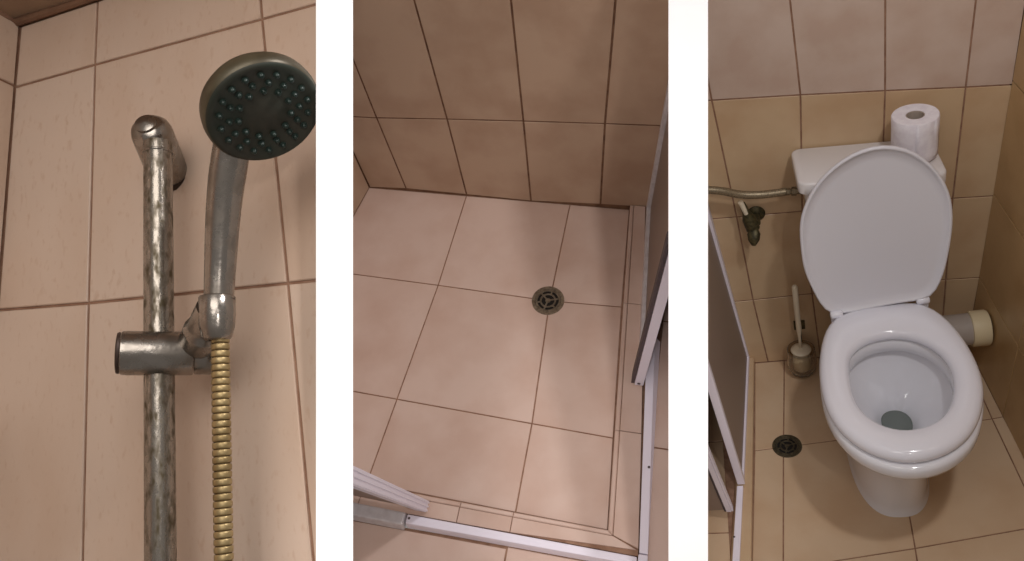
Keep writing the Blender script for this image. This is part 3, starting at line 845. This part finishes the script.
# toilet roll
RX, RY, RZ = 0.049, -0.088, 0.8095
roll = thing('toilet_roll', 3, (RX, RY, RZ), 'white toilet paper roll standing on top of the cistern', 'toilet roll')
bm = bmesh.new()
lathe(bm, (RX, RY, RZ), UP, [(0.021, 0.0005), (0.052, 0.0), (0.0545, 0.002), (0.0550, 0.02), (0.0545, 0.085), (0.0550, 0.113), (0.0535, 0.1155), (0.045, 0.1162), (0.0225, 0.1148), (0.0215, 0.112)], n=48)
build('paper', bm, PAPER, 3, roll, smooth=True, sharp=50)
bm = bmesh.new()
lathe(bm, (RX, RY, RZ), UP, [(0.0212, 0.001), (0.0214, 0.1135), (0.0198, 0.1135), (0.0196, 0.001), (0.0212, 0.001)], n=32)
build('core', bm, CORE, 3, roll, smooth=True, sharp=50)
bm = bmesh.new()
fl = [(0.040, -0.1435), (0.065, -0.140), (0.088, -0.128), (0.101, -0.108)]
loft(bm, [[V(x, y, z) for x, y in fl] for z in (RZ + 0.115, RZ + 0.06, RZ + 0.016, RZ + 0.004)], close=False)
o = build('loose_sheet', bm, PAPER, 3, roll, smooth=True)
md = o.modifiers.new('solid', 'SOLIDIFY')
md.thickness = 0.0008

# ---------------------------------------------------------------- water supply
valve = thing('angle_valve', 3, (-0.352, 0, 0.612), 'corroded olive brass angle valve on the tiled wall below the water hose', 'valve')
bm = bmesh.new()
lathe(bm, (-0.345, 0.0, 0.612), (0, -1, 0), [(0, 0), (0.026, 0.0), (0.027, 0.003), (0.022, 0.008), (0.010, 0.012), (0.010, 0.05), (0, 0.05)], n=28)
build('rosette', bm, OLIVE, 3, valve, smooth=True, sharp=40)
bm = bmesh.new()
tube(bm, [(-0.358, -0.05, 0.595), (-0.366, -0.05, 0.632), (-0.372, -0.05, 0.655), (-0.380, -0.05, 0.688)], [0.020, 0.020, 0.011, 0.009], n=20)
build('body', bm, OLIVE, 3, valve, smooth=True, sharp=50)
bm = bmesh.new()
tube(bm, [(-0.372, -0.055, 0.655), (-0.384, -0.057, 0.700)], [0.007, 0.0075], n=14)
build('outlet_nut', bm, CREAM, 3, valve, smooth=True, sharp=50)
bm = bmesh.new()
tube(bm, [(-0.356, -0.058, 0.600), (-0.358, -0.070, 0.590), (-0.360, -0.080, 0.575), (-0.362, -0.086, 0.560)], [0.012, 0.019, 0.016, 0.006], n=12, flat=0.6)
build('handle', bm, OLIVE, 3, valve, smooth=True, sharp=60)
valve.location += Vector((-0.010, 0, 0.014))
wh = thing('supply_hose', 3, (-0.243, -0.06, 0.716), 'braided water supply hose running from the left to the cistern', 'hose')
bm = bmesh.new()
HP = catmull([(-0.487, -0.07, 0.782), (-0.440, -0.066, 0.766), (-0.390, -0.062, 0.742), (-0.340, -0.060, 0.731), (-0.295, -0.060, 0.729), (-0.268, -0.060, 0.729)], False, 6)
tube(bm, HP, 0.0115, n=16)
build('hose', bm, BRAID, 3, wh, smooth=True, cut=True)
bm = bmesh.new()
hx = (0.028, 0, -0.003)
lathe(bm, (-0.272, -0.06, 0.729), hx, [(0, 0), (0.0105, 0), (0.0105, 0.012), (0.008, 0.013), (0.008, 0.016), (0.013, 0.017), (0.013, 0.030), (0.009, 0.031), (0.009, 0.055), (0, 0.055)], n=6)
build('coupling', bm, BRAID, 3, wh)

# ---------------------------------------------------------------- waste pipe
wp = thing('waste_pipe', 3, (0.15, -0.118, 0.185), 'grey waste pipe with a cream collar entering the right side wall behind the toilet', 'pipe')
bm = bmesh.new()
tube(bm, [(0.031, -0.145, 0.200), (0.07, -0.132, 0.194), (0.12, -0.12, 0.188), (0.215, -0.116, 0.186)], [0.047, 0.048, 0.048, 0.048], n=36)
build('pipe', bm, PIPE_GREY, 3, wp, smooth=True, sharp=50)
bm = bmesh.new()
lathe(bm, (0.208, -0.116, 0.186), (1, 0, 0), [(0.048, 0), (0.052, 0.001), (0.0535, 0.006), (0.0535, 0.044), (0.051, 0.0485), (0.04, 0.049)], n=36)
build('collar', bm, COLLAR, 3, wp, smooth=True, sharp=50)

# ---------------------------------------------------------------- toilet brush
BX, BY = -0.264, -0.062
cup = thing('brush_holder', 3, (BX, BY, 0.0), 'clear rounded cup holding the toilet brush beside the wall', 'brush holder')
bm = bmesh.new()
lathe(bm, (BX, BY, 0.004), UP, [(0, 0), (0.024, 0.0), (0.036, 0.008), (0.044, 0.026), (0.0465, 0.048), (0.0455, 0.075), (0.043, 0.105), (0.0415, 0.105), (0.0435, 0.075), (0.0445, 0.048), (0.042, 0.028), (0.034, 0.012), (0, 0.004)], n=36)
build('cup', bm, GLASS, 3, cup, smooth=True, sharp=60)
bm = bmesh.new()
box(bm, (BX - 0.012, -0.012, 0.150), (BX + 0.022, -0.0005, 0.180))
tube(bm, [(BX + 0.005, -0.010, 0.165), (BX + 0.005, BY + 0.052, 0.150), (BX + 0.004, BY + 0.0435, 0.100)], 0.005, n=10)
build('bracket', bm, OLIVE, 3, cup, smooth=True, sharp=40)
brush = thing('toilet_brush', 3, (BX, BY, 0.016), 'cream handled toilet brush standing upright in the clear cup', 'toilet brush')
bm = bmesh.new()
tube(bm, [(BX, BY, 0.075), (BX - 0.001, BY, 0.17), (BX - 0.001, BY, 0.20), (BX - 0.003, BY - 0.006, 0.30), (BX - 0.004, BY - 0.010, 0.385), (BX - 0.004, BY - 0.0105, 0.392)], [0.0045, 0.005, 0.0085, 0.0085, 0.009, 0.005], n=14)
build('handle', bm, CREAM, 3, brush, smooth=True)
bm = bmesh.new()
lathe(bm, (BX, BY, 0.016), UP, [(0, 0), (0.016, 0.001), (0.027, 0.012), (0.030, 0.035), (0.026, 0.062), (0.010, 0.070), (0, 0.071)], n=20)
build('bristles', bm, CREAM, 3, brush, smooth=True)
bm = bmesh.new()
lathe(bm, (BX, BY, 0.106), UP, [(0.004, 0.014), (0.018, 0.010), (0.031, 0.003), (0.032, 0.0), (0.004, 0.008)], n=28)
build('splash_guard', bm, CREAM, 3, brush, smooth=True)

# ---------------------------------------------------------------- shower enclosure beside the toilet
enc = thing('shower_screen', 3, (-0.46, -0.25, 0.03), 'frosted grey shower screen in white frame to the left of the toilet', 'shower screen')
def sl(y, z, dx=0.0):
    t = -y / 0.51
    return V(-0.424 - 0.054 * t - 0.088 * z + 0.022 * t * z + dx, y - 0.05 * z * (1 if y < -0.01 else 0.0), z)
HT3 = 1.3
bm = bmesh.new()
hexa(bm, [sl(-0.003, 0.04, -0.006), sl(-0.505, 0.04, -0.006), sl(-0.505, 0.04, -0.011), sl(-0.003, 0.04, -0.011)], [sl(-0.003, HT3, -0.006), sl(-0.505, HT3, -0.006), sl(-0.505, HT3, -0.011), sl(-0.003, HT3, -0.011)])
build('panel', bm, ACRYL, 3, enc, cut=True)
bm = bmesh.new()
hexa(bm, [sl(-0.001, 0.03), sl(-0.011, 0.03), sl(-0.011, 0.03, -0.016), sl(-0.001, 0.03, -0.016)], [sl(-0.001, HT3), sl(-0.011, HT3), sl(-0.011, HT3, -0.016), sl(-0.001, HT3, -0.016)])
build('wall_profile', bm, ALU_WHITE, 3, enc, cut=True, bevel=0.001)
bm = bmesh.new()
hexa(bm, [sl(-0.001, 0.025), sl(-0.51, 0.025), sl(-0.51, 0.025, -0.014), sl(-0.001, 0.025, -0.014)], [sl(-0.001, 0.045), sl(-0.51, 0.045), sl(-0.51, 0.045, -0.014), sl(-0.001, 0.045, -0.014)])
build('bottom_rail', bm, ALU_WHITE, 3, enc, cut=True, bevel=0.0015)
a0, a1 = V(-0.4890, -0.516, 0.04), V(-0.5180, -0.545, 0.45)
bm = bmesh.new()
beam(bm, a0, a0 + (a1 - a0) * 2.4, (1, 0, 0), 0.022, 0.022, (0, 1, 0), 0.022, 0.022)
build('stile', bm, ALU_WHITE, 3, enc, cut=True, bevel=0.002)
bm = bmesh.new()
hexa(bm, [(-0.484, -0.53, 0.0), (-0.588, -1.5, 0), (-0.612, -1.5, 0), (-0.502, -0.53, 0)], [(-0.484, -0.53, 0.04), (-0.588, -1.5, 0.04), (-0.612, -1.5, 0.04), (-0.502, -0.53, 0.04)])
t3 = thing('door_track', 3, (-0.53, -0.9, 0), 'white metal threshold track on the kerb at the lower left of the toilet', 'door track')
build('track_bar', bm, ALU_WHITE, 3, t3, cut=True, bevel=0.002)
bm = bmesh.new()
lathe(bm, (-0.520, -0.70, 0.04), UP, [(0.003, 0), (0.003, 0.0008), (0.002, 0.0014), (0, 0.0014)], n=12)
build('screw', bm, GASKET, 3, t3)
dr = thing('shower_door', 3, (-0.53, -0.61, 0.03), 'open shower door leaf with grooved white edge at the lower left of the toilet', 'shower door')
b0, b1 = V(-0.5290, -0.612, 0.045), V(-0.5545, -0.660, 0.35)
b2 = b0 + (b1 - b0) * 3
bm = bmesh.new()
beam(bm, b0, b2, (1, 0, 0), 0.014, 0.014, (0, 1, 0), 0.022, 0.022)
build('stile', bm, ALU_WHITE, 3, dr, cut=True, bevel=0.0015)
for dx, mt in ((-0.0105, GASKET), (0.0100, ALU_WHITE)):
    bm = bmesh.new()
    beam(bm, b0 + V(dx, 0, 0), b2 + V(dx, 0, 0), (1, 0, 0), 0.005, 0.005, (0, 1, 0), 0.018, 0.018)
    build('edge_strip', bm, mt, 3, dr, cut=True, bevel=0.001)
bm = bmesh.new()
hexa(bm, [b0 + V(-0.010, 0.002, 0), b0 + V(-0.4, 0.002, 0), b0 + V(-0.4, -0.003, 0), b0 + V(-0.010, -0.003, 0)], [b2 + V(-0.010, 0.002, 0), b2 + V(-0.4, 0.002, 0), b2 + V(-0.4, -0.003, 0), b2 + V(-0.010, -0.003, 0)])
build('panel', bm, ACRYL, 3, dr, cut=True)
